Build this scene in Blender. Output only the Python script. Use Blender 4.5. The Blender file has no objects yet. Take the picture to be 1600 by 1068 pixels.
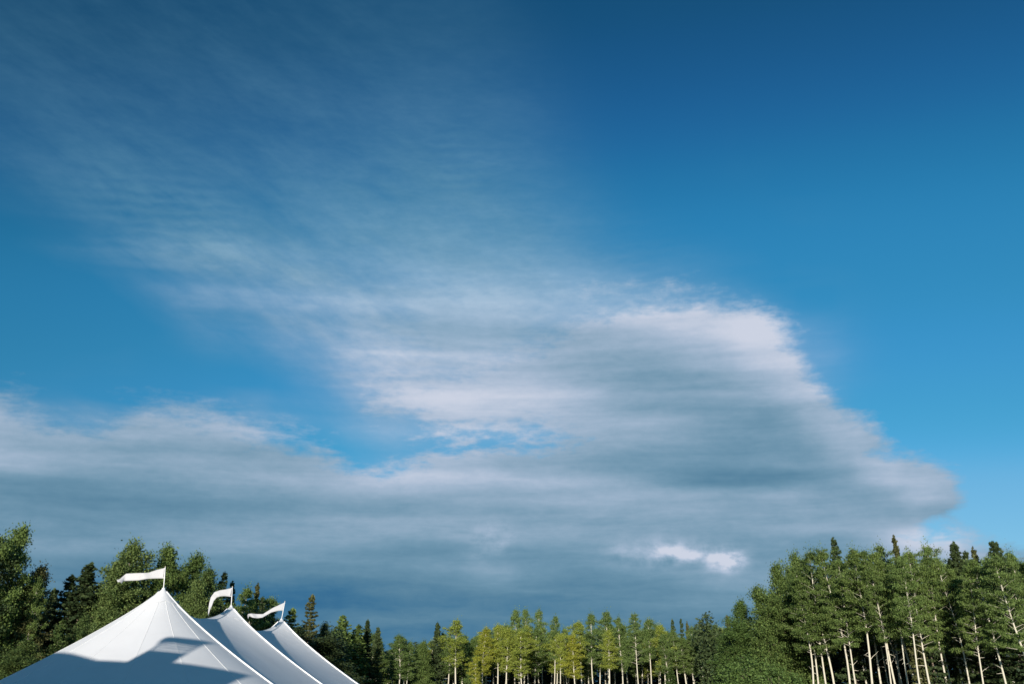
import bpy, math, random
import numpy as np
from mathutils import Vector

R = math.radians
C = bpy.context.scene.collection
scn = bpy.context.scene

# ------------------------------------------------------------------ camera
PITCH = R(24.7)
FPX = 1244.0                      # focal length in pixels of the 1600 px wide frame
CAM_Z = 1.6
cam_d = bpy.data.cameras.new('camera')
cam_d.sensor_width = 36.0
cam_d.lens = 36.0 * FPX / 1600.0
cam_d.clip_start = 0.1
cam_d.clip_end = 20000
cam = bpy.data.objects.new('camera', cam_d)
C.objects.link(cam)
cam.location = (0, 0, CAM_Z)
cam.rotation_euler = (R(90) + PITCH, 0, 0)
scn.camera = cam

# ------------------------------------------------------------------ sun and exposure
SUN_EL, SUN_AZ = R(9.5), R(9.4)          # light travels towards +Y, a little towards +X
sun_d = bpy.data.lights.new('sun', 'SUN')
sun_d.energy = 5.0
sun_d.angle = R(0.53)
sun_d.color = (1.0, 0.93, 0.84)
sun = bpy.data.objects.new('sun', sun_d)
C.objects.link(sun)
SUN_DIR = Vector((math.sin(SUN_AZ) * math.cos(SUN_EL), math.cos(SUN_AZ) * math.cos(SUN_EL), -math.sin(SUN_EL)))
sun.rotation_euler = SUN_DIR.to_track_quat('-Z', 'Y').to_euler()
sun.location = (-10, -40, 40)

vs = scn.view_settings
vs.view_transform = 'Standard'
vs.look = 'None'
vs.exposure = 0.32
vs.gamma = 1.0
vs.use_curve_mapping = False
scn.display_settings.display_device = 'sRGB'


def px_dir(u, v):
    """World direction of a point of the 1600x1068 layout (numpy friendly)."""
    a = (u - 800.0) / FPX
    b = (534.0 - v) / FPX
    return a, math.cos(PITCH) - b * math.sin(PITCH), math.sin(PITCH) + b * math.cos(PITCH)


def at(u, v, Y):
    x, y, z = px_dir(u, v)
    s = Y / y
    return Vector((x * s, Y, CAM_Z + z * s))


def lin(c):
    out = []
    for k in c[:3]:
        k = k / 255.0
        out.append(k / 12.92 if k <= 0.04045 else ((k + 0.055) / 1.055) ** 2.4)
    return tuple(out)


# ------------------------------------------------------------------ world: clear sky and clouds
world = bpy.data.worlds.new('World')
scn.world = world
world.use_nodes = True
WT = world.node_tree
WT.nodes.clear()
SKY_STRENGTH = 0.10


class NT:
    """small helper for wiring node trees"""
    def __init__(self, tree):
        self.t = tree

    def n(self, typ, **kw):
        node = self.t.nodes.new(typ)
        for k, v in kw.items():
            setattr(node, k, v)
        return node

    def put(self, sock, v):
        if isinstance(v, bpy.types.NodeSocket):
            self.t.links.new(v, sock)
        else:
            sock.default_value = v

    def m(self, op, a, b=None, c=None, clamp=False):
        node = self.n('ShaderNodeMath', operation=op, use_clamp=clamp)
        self.put(node.inputs[0], a)
        if b is not None:
            self.put(node.inputs[1], b)
        if c is not None:
            self.put(node.inputs[2], c)
        return node.outputs[0]

    def ss(self, v, lo, hi, a=0.0, b=1.0):
        node = self.n('ShaderNodeMapRange', interpolation_type='SMOOTHSTEP')
        self.put(node.inputs['Value'], v)
        self.put(node.inputs['From Min'], lo)
        self.put(node.inputs['From Max'], hi)
        self.put(node.inputs['To Min'], a)
        self.put(node.inputs['To Max'], b)
        return node.outputs['Result']

    def xyz(self, x, y, z):
        node = self.n('ShaderNodeCombineXYZ')
        for s, v in zip(node.inputs, (x, y, z)):
            self.put(s, v)
        return node.outputs[0]

    def noise(self, vec, scale, detail=4.0, rough=0.5, dist=0.0, off=None):
        node = self.n('ShaderNodeTexNoise')
        if off is not None:
            ad = self.n('ShaderNodeVectorMath', operation='ADD')
            self.put(ad.inputs[0], vec)
            ad.inputs[1].default_value = off
            vec = ad.outputs[0]
        self.put(node.inputs['Vector'], vec)
        node.inputs['Scale'].default_value = scale
        node.inputs['Detail'].default_value = detail
        node.inputs['Roughness'].default_value = rough
        node.inputs['Distortion'].default_value = dist
        # centre on zero, roughly -1..1
        return self.m('MULTIPLY_ADD', node.outputs['Fac'], 2.6, -1.3)

    def mix(self, f, a, b):
        node = self.n('ShaderNodeMix', data_type='RGBA')
        self.put(node.inputs[0], f)
        self.put(node.inputs[6], a if isinstance(a, bpy.types.NodeSocket) else (*a, 1))
        self.put(node.inputs[7], b if isinstance(b, bpy.types.NodeSocket) else (*b, 1))
        return node.outputs[2]


w = NT(WT)
sky = w.n('ShaderNodeTexSky', sky_type='NISHITA')
sky.sun_disc = False
sky.sun_elevation = SUN_EL
sky.sun_rotation = math.pi + SUN_AZ
sky.altitude = 1200
sky.air_density = 1.0
sky.dust_density = 0.3
sky.ozone_density = 3.0

tc = w.n('ShaderNodeTexCoord')
sep = w.n('ShaderNodeSeparateXYZ')
WT.links.new(tc.outputs['Generated'], sep.inputs[0])
dx, dy, dz = sep.outputs
# stereographic chart of the sky about the horizon point in the +Y direction
den = w.m('MAXIMUM', w.m('ADD', dy, 1.0), 0.12)
su = w.m('DIVIDE', dx, den)
sv = w.m('DIVIDE', dz, den)
U0, U1, V0, V1 = -0.42, 0.42, -0.02, 0.62
cu = w.m('DIVIDE', w.m('SUBTRACT', su, U0), U1 - U0, clamp=True)
cv = w.m('DIVIDE', w.m('SUBTRACT', sv, V0), V1 - V0, clamp=True)
# coordinates on a flat cloud layer overhead (gives the layer its perspective)
zz = w.m('MAXIMUM', w.m('ADD', dz, 0.06), 0.03)
pxc = w.m('DIVIDE', dx, zz)
pyc = w.m('DIVIDE', dy, zz)

NU, NV = 64, 48
gu = np.linspace(U0, U1, NU)
gv = np.linspace(V0, V1, NV)
GU, GV = np.meshgrid(gu, gv, indexing='ij')
_q = 1 + GU ** 2 + GV ** 2                         # chart point -> direction -> layout coordinates
DX, DZ = 2 * GU / _q, 2 * GV / _q
DY = 2 / _q - 1
_f = DY * math.cos(PITCH) + DZ * math.sin(PITCH)
_upc = -DY * math.sin(PITCH) + DZ * math.cos(PITCH)
_f = np.maximum(_f, 0.2)
PX = 800 + FPX * DX / _f
PY = 534 - FPX * _upc / _f


def sdf(poly, X, Y):
    """signed distance to a closed outline, positive inside"""
    d = np.full(X.shape, 1e9)
    ins = np.zeros(X.shape, bool)
    n = len(poly)
    for i in range(n):
        x0, y0 = poly[i]
        x1, y1 = poly[(i + 1) % n]
        ex, ey = x1 - x0, y1 - y0
        t = np.clip(((X - x0) * ex + (Y - y0) * ey) / (ex * ex + ey * ey), 0, 1)
        d = np.minimum(d, np.hypot(X - x0 - t * ex, Y - y0 - t * ey))
        c = ((y0 > Y) != (y1 > Y)) & (X < (x1 - x0) * (Y - y0) / (y1 - y0 + 1e-12) + x0)
        ins ^= c
    return np.where(ins, d, -d)


def blobs(lst):
    out = np.zeros(PX.shape)
    for (x, y, rx, ry, rot, amp) in lst:
        c, s = math.cos(R(rot)), math.sin(R(rot))
        X, Y = PX - x, PY - y
        a, b = (X * c + Y * s) / rx, (-X * s + Y * c) / ry
        out += amp * np.exp(-(a * a + b * b))
    return out


def field(table, rank, name):
    """A smooth function of the chart coordinates as a sum of products of curves."""
    lo, hi = table.min(), table.max()
    Uu, S, Vt = np.linalg.svd(table, full_matrices=False)
    total = None
    for k in range(rank):
        f, g = Uu[:, k] * S[k], Vt[k]
        outs = []
        for arr, fac in ((f, cu), (g, cv)):
            a0, a1 = float(arr.min()), float(arr.max())
            node = w.n('ShaderNodeFloatCurve')
            cm = node.mapping
            cm.use_clip = True
            cv_ = cm.curves[0]
            ys = (arr - a0) / max(a1 - a0, 1e-9)
            n = len(ys)
            cv_.points[0].location = (0, ys[0])
            cv_.points[1].location = (1, ys[-1])
            for i in range(1, n - 1):
                cv_.points.new(i / (n - 1), float(ys[i]))
            cm.update()
            w.put(node.inputs['Value'], fac)
            outs.append(w.m('MULTIPLY_ADD', node.outputs[0], a1 - a0, a0))
        p = w.m('MULTIPLY', outs[0], outs[1])
        total = p if total is None else w.m('ADD', total, p)
    rec = (Uu[:, :rank] * S[:rank]) @ Vt[:rank]
    print('field', name, 'max err', round(float(abs(rec - table).max()), 3), 'range', round(float(lo), 2), round(float(hi), 2))
    return total


# the dense cloud bank
deck_outline = [(-500, 560), (-100, 600), (0, 612), (40, 622), (80, 648), (125, 664), (160, 664), (180, 636), (225, 618),
                (290, 626), (340, 636), (390, 648), (440, 662), (500, 678), (545, 698), (575, 716),
                (575, 690), (562, 660), (556, 620),
                (585, 606), (680, 596), (770, 570), (830, 530), (880, 492), (930, 466), (980, 456), (1040, 455), (1110, 462), (1170, 478), (1210, 500), (1232, 530), (1252, 562), (1270, 600),
                (1312, 636), (1356, 660), (1356, 695), (1400, 720), (1450, 736), (1486, 752), (1490, 775), (1452, 795),
                (1432, 822), (1404, 836), (1440, 842), (1500, 838), (1550, 852), (1620, 875), (1900, 900), (2100, 1400),
                (-500, 1400)]
deck = np.clip(sdf(deck_outline, PX, PY) / 100.0, -1.2, 1.2)
deck = deck - blobs([(640, 690, 130, 34, 8, .66), (830, 692, 140, 26, 0, 1.02), (1440, 770, 60, 34, 0, -.35), (1425, 832, 40, 14, 0, -.1), (900, 660, 90, 12, 6, .9), (640, 740, 70, 14, 10, .3), (960, 500, 120, 34, -10, .25)])
veil_outline = [(-700, -500), (760, -500), (790, 0), (840, 150), (890, 280), (960, 390), (1100, 440), (1240, 560),
                (1300, 720), (600, 720), (545, 620), (470, 550), (400, 505), (320, 480), (250, 420), (170, 360),
                (90, 310), (0, 255), (-400, 90), (-700, 0)]
vs_ = np.clip(sdf(veil_outline, PX, PY) / 210.0 + 0.45, 0, 1)
vs_ = vs_ * vs_ * (3 - 2 * vs_)
amp = np.interp(PY, [-500, 0, 200, 330, 430, 500, 650], [0.10, 0.14, 0.22, 0.34, 0.48, 0.62, 0.60])
veil = vs_ * amp + blobs([(600, 470, 160, 70, 25, .10), (120, 230, 220, 70, 18, .06), (270, 345, 170, 30, 24, .24), (270, 392, 150, 12, 12, .26), (370, 418, 120, 9, 14, .16), (180, 225, 60, 16, -20, .10),
                          (420, 400, 150, 40, 20, .10), (780, 400, 240, 60, 0, .05), (400, 488, 80, 9, 14, .26), (330, 478, 50, 7, 10, .2),
                          (470, 660, 110, 14, 5, .20), (390, 640, 60, 10, 5, .15), (110, 655, 120, 22, 5, .35),
                          (1290, 540, 60, 60, 50, .10), (700, 694, 160, 22, 0, -.22), (60, 470, 120, 40, 20, -.05), (720, 320, 150, 170, -10, .27), (500, 260, 200, 120, 20, .05), (620, 560, 70, 60, 20, .15), (760, 510, 160, 80, 0, .24), (880, 440, 140, 30, 5, .12), (560, 590, 40, 30, 30, .2)])
base = np.interp(PY, [0, 200, 350, 430, 480, 560, 650, 720, 780, 840, 900, 960, 1040],
                 [0.38, 0.44, 0.55, 0.66, 0.80, 0.76, 0.72, 0.66, 0.58, 0.46, 0.32, 0.17, 0.10])
tone = base + blobs([(700, 600, 200, 60, 0, .06), (650, 430, 220, 70, 0, .04),
    (1060, 470, 190, 34, 8, .05), (1180, 560, 60, 60, 30, .05), (380, 670, 200, 24, 10, -.05), (900, 560, 140, 40, 0, -.05), (1040, 490, 210, 38, 8, .10), (1190, 525, 60, 40, 40, .12), (720, 650, 150, 50, 0, .10), (1280, 640, 70, 30, 35, .14),
    (1110, 610, 190, 60, 12, -.24), (1180, 680, 130, 26, 0, -.12), (980, 580, 120, 30, 0, -.08), (1170, 744, 200, 20, 3, -.34), (950, 722, 170, 12, 0, -.16),
    (1230, 690, 120, 26, 0, -.14), (1000, 660, 110, 22, 0, -.08),
    (1430, 756, 66, 22, 10, .20), (1380, 800, 90, 16, 0, -.08), (1350, 720, 70, 20, 30, .12), (1300, 812, 170, 34, 0, .02), (1440, 840, 70, 22, 0, .42),
    (1520, 862, 60, 20, 0, .40), (1260, 870, 110, 40, 0, -.04), (1130, 925, 180, 40, 0, .10),
    (990, 855, 40, 14, 0, .10),
    (760, 840, 18, 16, 0, .20), (770, 888, 30, 8, 0, .16), (900, 870, 180, 20, 0, .05),
    (620, 752, 150, 16, 6, .18), (760, 770, 220, 18, 0, .14), (720, 820, 260, 9, 0, .10), (560, 770, 200, 9, 2, .08), (960, 780, 160, 9, 0, .10), (200, 775, 260, 40, 0, -.08), (700, 796, 160, 10, 0, -.08), (640, 812, 190, 8, 0, .10),
    (420, 790, 170, 16, 0, -.05), (850, 800, 150, 12, 0, -.12),
    (330, 650, 160, 20, 8, .02), (120, 650, 160, 24, 0, -.08), (30, 720, 80, 12, 0, .03), (160, 700, 130, 30, 6, -.10),
    (150, 750, 260, 34, 0, -.20), (420, 720, 130, 24, 12, -.06), (100, 820, 240, 26, 0, -.10), (20, 880, 200, 40, 0, .02),
    (440, 850, 220, 18, 4, .06), (600, 880, 240, 14, 0, .06), (640, 935, 50, 12, 0, .10), (300, 905, 200, 22, 0, -.02),
    (820, 700, 200, 34, 0, .10), (180, 240, 120, 60, 20, -.05), (560, 580, 60, 50, 0, .05)])
f_deck = field(deck, 14, 'deck')
f_veil = field(veil, 9, 'veil')
f_tone = field(tone, 12, 'tone')

# streaky, layered detail
P = w.xyz(pxc, pyc, 0.0)
wob = w.noise(P, 0.55, 3.0, 0.5)
sx = w.m('ADD', su, w.m('MULTIPLY', wob, 0.004))
wob2 = w.noise(P, 1.3, 3.0, 0.5, off=(9, 3, 0))
sy = w.m('ADD', sv, w.m('MULTIPLY', wob2, 0.004))
flat = w.xyz(sx, w.m('MULTIPLY', sy, 4.2), 0.0)           # long horizontal layers
n_layer = w.noise(flat, 6.0, 5.0, 0.52)
n_mid = w.noise(w.xyz(sx, w.m('MULTIPLY', sy, 2.6), 0.3), 20.0, 5.0, 0.56)
n_fine = w.noise(w.xyz(sx, w.m('MULTIPLY', sy, 3.0), 0.7), 70.0, 4.0, 0.6)
rot_u = w.m('ADD', w.m('MULTIPLY', sx, 0.87), w.m('MULTIPLY', sy, -0.45))
rot_v = w.m('ADD', w.m('MULTIPLY', sx, 0.45), w.m('MULTIPLY', sy, 0.87))
n_wisp = w.noise(w.xyz(rot_u, w.m('MULTIPLY', rot_v, 3.2), 1.3), 14.0, 6.0, 0.6, 0.4)
n_wisp2 = w.noise(w.xyz(rot_u, w.m('MULTIPLY', rot_v, 2.0), 2.3), 6.0, 4.0, 0.5)
n_micro = w.noise(w.xyz(sx, w.m('MULTIPLY', sy, 2.4), 5.7), 150.0, 4.0, 0.62)
n_band = w.noise(w.xyz(sx, w.m('MULTIPLY', w.m('ADD', sy, w.m('MULTIPLY', sx, 0.03)), 11.0), 7.4), 1.9, 3.0, 0.55)
n_str = w.noise(w.xyz(sx, w.m('MULTIPLY', sy, 12.0), 3.1), 4.2, 6.0, 0.55)
# mackerel ripples: fine horizontal ribs in patches
ripple = w.n('ShaderNodeTexWave', wave_type='BANDS', bands_direction='Y', wave_profile='SIN')
w.put(ripple.inputs['Vector'], w.xyz(w.m('MULTIPLY', sx, 0.55), w.m('ADD', sy, w.m('MULTIPLY', sx, -0.06)), 0.0))
ripple.inputs['Scale'].default_value = 46.0
ripple.inputs['Distortion'].default_value = 3.5
ripple.inputs['Detail'].default_value = 3.0
ripple.inputs['Detail Scale'].default_value = 2.6
ripple.inputs['Detail Roughness'].default_value = 0.55
rip = w.m('MULTIPLY_ADD', ripple.outputs['Fac'], 2.0, -1.0)
patch = w.ss(w.noise(w.xyz(sx, sy, 4.0), 9.0, 2.0, 0.5), 0.0, 0.7)
rip = w.m('MULTIPLY', rip, patch)

def chart(u, v):
    x, y, z = px_dir(u, v)
    n_ = math.sqrt(x * x + y * y + z * z)
    return x / n_ / (1 + y / n_), z / n_ / (1 + y / n_)


# cover of the dense bank: the outline frayed by the detail noises
fd = w.m('ADD', f_deck, w.m('MULTIPLY', n_mid, 0.36))
fd = w.m('ADD', fd, w.m('MULTIPLY', n_fine, w.ss(su, 0.10, 0.22, 0.22, 0.12)))
fd = w.m('ADD', fd, w.m('MULTIPLY', n_layer, 0.10))
fd = w.m('ADD', fd, w.m('MULTIPLY', n_micro, 0.10))
# mackerel cloudlets with blue between them where the bank thins
gu0, gv0 = chart(740, 692)
ga = w.m('DIVIDE', w.m('SUBTRACT', su, gu0), 250 / 2700.0)
gb = w.m('DIVIDE', w.m('SUBTRACT', sv, gv0), 62 / 2700.0)
gap = w.m('EXPONENT', w.m('MULTIPLY', w.m('ADD', w.m('MULTIPLY', ga, ga), w.m('MULTIPLY', gb, gb)), -1.0))
n_gap = w.noise(w.xyz(sx, w.m('MULTIPLY', sy, 2.8), 6.6), 44.0, 5.0, 0.62)
fd = w.m('ADD', fd, w.m('MULTIPLY', gap, w.m('MULTIPLY_ADD', n_gap, 1.05, w.m('MULTIPLY', n_fine, 0.35))))
low = w.ss(sv, 0.30, 0.14)                               # soft feathered edges high up, firmer ones low
width = w.m('MULTIPLY_ADD', low, -0.22, 0.60)
width = w.m('ADD', width, w.m('MULTIPLY', gap, 0.75))
width = w.m('ADD', width, w.ss(su, -0.04, -0.16, 0.0, 0.30))
a_deck = w.ss(w.m('DIVIDE', w.m('ADD', fd, 0.22), width), 0.0, 1.0)
# the thin high veil
vmod = w.m('ADD', 1.0, w.m('MULTIPLY', n_wisp, w.ss(su, -0.25, 0.0, 0.72, 0.18)))
vmod = w.m('ADD', vmod, w.m('MULTIPLY', n_wisp2, 0.28))
vmod = w.m('ADD', vmod, w.m('MULTIPLY', n_mid, 0.12))
vmod = w.m('ADD', vmod, w.m('MULTIPLY', n_fine, 0.13))
n_rim = w.noise(w.xyz(rot_u, w.m('MULTIPLY', rot_v, 2.6), 4.3), 30.0, 6.0, 0.6)
vmod = w.m('ADD', vmod, w.m('MULTIPLY', n_rim, w.ss(su, -0.12, -0.02, 0.45, 0.06)))
vmod = w.m('ADD', vmod, w.m('MULTIPLY', rip, 0.20))
a_veil = w.m('MULTIPLY', f_veil, vmod, clamp=True)
cover = w.m('MULTIPLY', w.m('SUBTRACT', 1.0, a_deck), w.m('SUBTRACT', 1.0, a_veil))
cover = w.m('SUBTRACT', 1.0, cover)
cover = w.m('MINIMUM', cover, 0.97)

tn = w.m('ADD', f_tone, w.m('MULTIPLY', n_layer, w.ss(sv, 0.30, 0.20, 0.03, 0.09)))
tn = w.m('ADD', tn, w.m('MULTIPLY', n_band, w.ss(sv, 0.27, 0.20, 0.0, 0.22)))
tn = w.m('ADD', tn, w.m('MULTIPLY', n_mid, 0.08))
tn = w.m('ADD', tn, w.m('MULTIPLY', n_fine, 0.042))
tn = w.m('ADD', tn, w.m('MULTIPLY', n_str, w.ss(sv, 0.30, 0.20, 0.05, 0.24)))
tn = w.m('ADD', tn, w.m('MULTIPLY', n_micro, 0.035))
# the small sunlit break low on the right
def spot(u, v, ru, rv):
    cu0, cv0 = chart(u, v)
    a = w.m('DIVIDE', w.m('SUBTRACT', sx, cu0), ru / 2700.0)
    b = w.m('DIVIDE', w.m('SUBTRACT', sy, cv0), rv / 2700.0)
    return w.m('EXPONENT', w.m('MULTIPLY', w.m('ADD', w.m('MULTIPLY', a, a), w.m('MULTIPLY', b, b)), -1.0))


n_sp = w.noise(w.xyz(sx, w.m('MULTIPLY', sy, 1.6), 8.2), 48.0, 5.0, 0.6)
for (u_, v_, ru_, rv_, am) in ((1065, 862, 44, 15, .34), (1135, 874, 26, 17, .62), (1000, 868, 60, 22, .12), (765, 845, 40, 30, .12)):
    tn = w.m('ADD', tn, w.m('MULTIPLY', spot(u_, v_, ru_, rv_), w.m('MULTIPLY_ADD', n_sp, am * 3.0, am)))
ramp = w.n('ShaderNodeValToRGB')
cr = ramp.color_ramp
cr.interpolation = 'B_SPLINE'
stops = [(0.0, (44, 100, 142)), (0.12, (64, 115, 149)), (0.28, (92, 132, 157)), (0.45, (110, 148, 172)),
         (0.62, (141, 168, 190)), (0.80, (170, 188, 211)), (1.0, (212, 216, 230))]
cr.elements[0].position, cr.elements[0].color = stops[0][0], (*lin(stops[0][1]), 1)
cr.elements[1].position, cr.elements[1].color = stops[-1][0], (*lin(stops[-1][1]), 1)
for p, c in stops[1:-1]:
    e = cr.elements.new(p)
    e.color = (*lin(c), 1)
w.put(ramp.inputs[0], tn)
tint = w.n('ShaderNodeMix', data_type='RGBA', blend_type='MULTIPLY')
w.put(tint.inputs[0], w.m('MULTIPLY', w.ss(sv, 0.18, 0.30), w.m('SUBTRACT', 1.0, a_deck)))
w.put(tint.inputs[6], ramp.outputs[0])
tint.inputs[7].default_value = (0.62, 0.88, 0.96, 1)
# cloud colours are given as seen; divide by the background strength
cl = w.n('ShaderNodeVectorMath', operation='SCALE')
w.put(cl.inputs[0], tint.outputs[2])
cl.inputs['Scale'].default_value = 1.0 / SKY_STRENGTH
# colour balance of the clear sky (deep teal blue film rendering)
bsep = w.n('ShaderNodeSeparateColor')
w.put(bsep.inputs[0], sky.outputs[0])
bal = w.n('ShaderNodeCombineColor')
side = w.ss(su, -0.42, 0.05, 0.80, 1.0)      # the sky a little deeper towards the left
for i, (xs, ys) in enumerate((
        ((0, 0.0395, 0.0423, 0.0482, 0.0561, 0.0666, 0.0782, 0.0953, 0.1221, 0.159, 0.8), (0, 0.0086, 0.0103, 0.0137, 0.0185, 0.0273, 0.0343, 0.0482, 0.0723, 0.162, 0.6)),
        ((0, 0.0844, 0.0931, 0.107, 0.1221, 0.1413, 0.1683, 0.2051, 0.2502, 0.3185, 0.8), (0, 0.0782, 0.0931, 0.1274, 0.1779, 0.227, 0.2623, 0.3095, 0.3663, 0.4621, 0.75)),
        ((0, 0.1746, 0.1912, 0.2159, 0.2462, 0.2831, 0.3231, 0.3763, 0.4397, 0.5089, 0.8), (0, 0.1912, 0.2346, 0.3095, 0.3916, 0.4735, 0.5149, 0.5906, 0.6376, 0.7305, 0.8)))):
    fc = w.n('ShaderNodeFloatCurve')
    cu_ = fc.mapping.curves[0]
    cu_.points[0].location, cu_.points[1].location = (0, 0), (1, ys[-1])
    for x_, y_ in zip(xs[1:-1], ys[1:-1]):
        cu_.points.new(x_ / .8, y_)
    fc.mapping.update()
    w.put(fc.inputs['Value'], w.m('MULTIPLY', bsep.outputs[i], SKY_STRENGTH / .8))
    w.put(bal.inputs[i], w.m('MULTIPLY', w.m('DIVIDE', fc.outputs[0], SKY_STRENGTH), side))
# away from the chart (behind the viewer) the same broken cover goes on without its big outline
front = w.ss(dy, -0.15, 0.30)
gen = w.ss(w.noise(P, 0.35, 5.0, 0.5, off=(2, 7, 1)), 0.0, 0.9, 0.0, 0.3)
cover = w.m('ADD', w.m('MULTIPLY', cover, front), w.m('MULTIPLY', gen, w.m('SUBTRACT', 1.0, front)))
cover = w.m('MULTIPLY', cover, w.ss(dz, -0.08, -0.02))
final = w.mix(cover, bal.outputs[0], cl.outputs[0])
bg = w.n('ShaderNodeBackground')
w.put(bg.inputs['Color'], final)
bg.inputs['Strength'].default_value = SKY_STRENGTH * 2 ** -vs.exposure
wo = w.n('ShaderNodeOutputWorld')
WT.links.new(bg.outputs[0], wo.inputs['Surface'])
world.cycles.sampling_method = 'MANUAL'
world.cycles.sample_map_resolution = 512

# ------------------------------------------------------------------ helpers for things and parts
def link(o, parent=None):
    C.objects.link(o)
    if parent is not None:
        o.parent = parent
    return o


def tag(o, label=None, cat=None, group=None, kind=None):
    if label:
        o['label'] = label
    if cat:
        o['category'] = cat
    if group:
        o['group'] = group
    if kind:
        o['kind'] = kind
    return o


def thing(name, loc, label, cat, group=None):
    o = bpy.data.objects.new(name, None)
    o.empty_display_size = 0.3
    C.objects.link(o)
    o.location = loc
    return tag(o, label, cat, group)


def mesh(name, verts, faces, mats, smooth=False, mat_idx=None):
    me = bpy.data.meshes.new(name)
    if isinstance(faces, np.ndarray):
        nf, k = faces.shape
        me.vertices.add(len(verts))
        me.vertices.foreach_set('co', np.asarray(verts, dtype=np.float32).ravel())
        me.loops.add(nf * k)
        me.loops.foreach_set('vertex_index', faces.astype(np.int32).ravel())
        me.polygons.add(nf)
        me.polygons.foreach_set('loop_start', np.arange(0, nf * k, k, dtype=np.int32))
        me.update(calc_edges=True)
    else:
        me.from_pydata([tuple(v) for v in verts], [], [tuple(f) for f in faces])
    for m in (mats if isinstance(mats, (list, tuple)) else [mats]):
        me.materials.append(m)
    if smooth:
        me.polygons.foreach_set('use_smooth', np.ones(len(me.polygons), dtype=bool))
    if mat_idx is not None:
        me.polygons.foreach_set('material_index', mat_idx)
    me.update()
    return me


def tube(pts, radii, seg=8, caps=True):
    """vertices and quad faces of a tube along pts"""
    V, F = [], []
    pts = [Vector(p) for p in pts]
    n = len(pts)
    prev = None
    for i, p in enumerate(pts):
        d = (pts[min(i + 1, n - 1)] - pts[max(i - 1, 0)]).normalized()
        if prev is None:
            ref = Vector((1, 0, 0)) if abs(d.x) < 0.8 else Vector((0, 1, 0))
            a = d.cross(ref).normalized()
        else:
            a = (prev - d * prev.dot(d)).normalized()
        prev = a
        b = d.cross(a)
        r = radii[i] if hasattr(radii, '__len__') else radii
        for k in range(seg):
            t = 2 * math.pi * k / seg
            V.append(p + a * (r * math.cos(t)) + b * (r * math.sin(t)))
    for i in range(n - 1):
        for k in range(seg):
            k2 = (k + 1) % seg
            F.append((i * seg + k, i * seg + k2, (i + 1) * seg + k2, (i + 1) * seg + k))
    if caps:
        F.append(tuple(range(seg))[::-1])
        F.append(tuple((n - 1) * seg + k for k in range(seg)))
    return V, F


def part(name, vf, mat, parent, smooth=True, label=None):
    o = bpy.data.objects.new(name, mesh(name, vf[0], vf[1], mat, smooth))
    link(o, parent)
    if label:
        o['label'] = label
    return o


# ------------------------------------------------------------------ materials
def new_mat(name):
    m = bpy.data.materials.new(name)
    m.use_nodes = True
    m.node_tree.nodes.clear()
    return m, NT(m.node_tree)


def leaf_mat(name, dark, light, transl=0.25, rough=0.55, scale=0.9):
    """leaves: colour varies leaf by leaf and in soft patches through the crown"""
    m, q = new_mat(name)
    geo = q.n('ShaderNodeNewGeometry')
    tco = q.n('ShaderNodeTexCoord')
    oi = q.n('ShaderNodeObjectInfo')
    f = q.m('MULTIPLY', geo.outputs['Random Per Island'], 0.75)
    nz = q.noise(tco.outputs['Object'], scale, 3.0, 0.6)
    f = q.m('ADD', f, q.m('MULTIPLY', nz, 0.22))
    f = q.m('ADD', f, q.m('MULTIPLY', oi.outputs['Random'], 0.30), clamp=True)
    col = q.mix(f, dark, light)
    d = q.n('ShaderNodeBsdfPrincipled')
    q.put(d.inputs['Base Color'], col)
    d.inputs['Roughness'].default_value = rough
    d.inputs['Specular IOR Level'].default_value = 0.25
    t = q.n('ShaderNodeBsdfTranslucent')
    q.put(t.inputs['Color'], col)
    mx = q.n('ShaderNodeMixShader')
    mx.inputs[0].default_value = transl
    q.put(mx.inputs[1], d.outputs[0])
    q.put(mx.inputs[2], t.outputs[0])
    o = q.n('ShaderNodeOutputMaterial')
    q.put(o.inputs['Surface'], mx.outputs[0])
    return m


def bark_mat(name, base, dark, amount=0.5, scale=3.0):
    m, q = new_mat(name)
    tco = q.n('ShaderNodeTexCoord')
    mp = q.n('ShaderNodeMapping')
    q.put(mp.inputs['Vector'], tco.outputs['Object'])
    mp.inputs['Scale'].default_value = (1.0, 1.0, 2.2)
    nz = q.noise(mp.outputs[0], scale, 5.0, 0.65)
    f = q.ss(nz, 0.75 - amount, 1.05 - amount)
    nz2 = q.noise(tco.outputs['Object'], 0.35, 2.0, 0.5)
    f = q.m('ADD', f, q.ss(nz2, 0.2, 0.9, 0.0, 0.35), clamp=True)
    d = q.n('ShaderNodeBsdfPrincipled')
    q.put(d.inputs['Base Color'], q.mix(f, base, dark))
    d.inputs['Roughness'].default_value = 0.85
    bmp = q.n('ShaderNodeBump')
    bmp.inputs['Strength'].default_value = 0.5
    bmp.inputs['Distance'].default_value = 0.03
    q.put(bmp.inputs['Height'], nz)
    q.put(d.inputs['Normal'], bmp.outputs[0])
    o = q.n('ShaderNodeOutputMaterial')
    q.put(o.inputs['Surface'], d.outputs[0])
    return m


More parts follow.
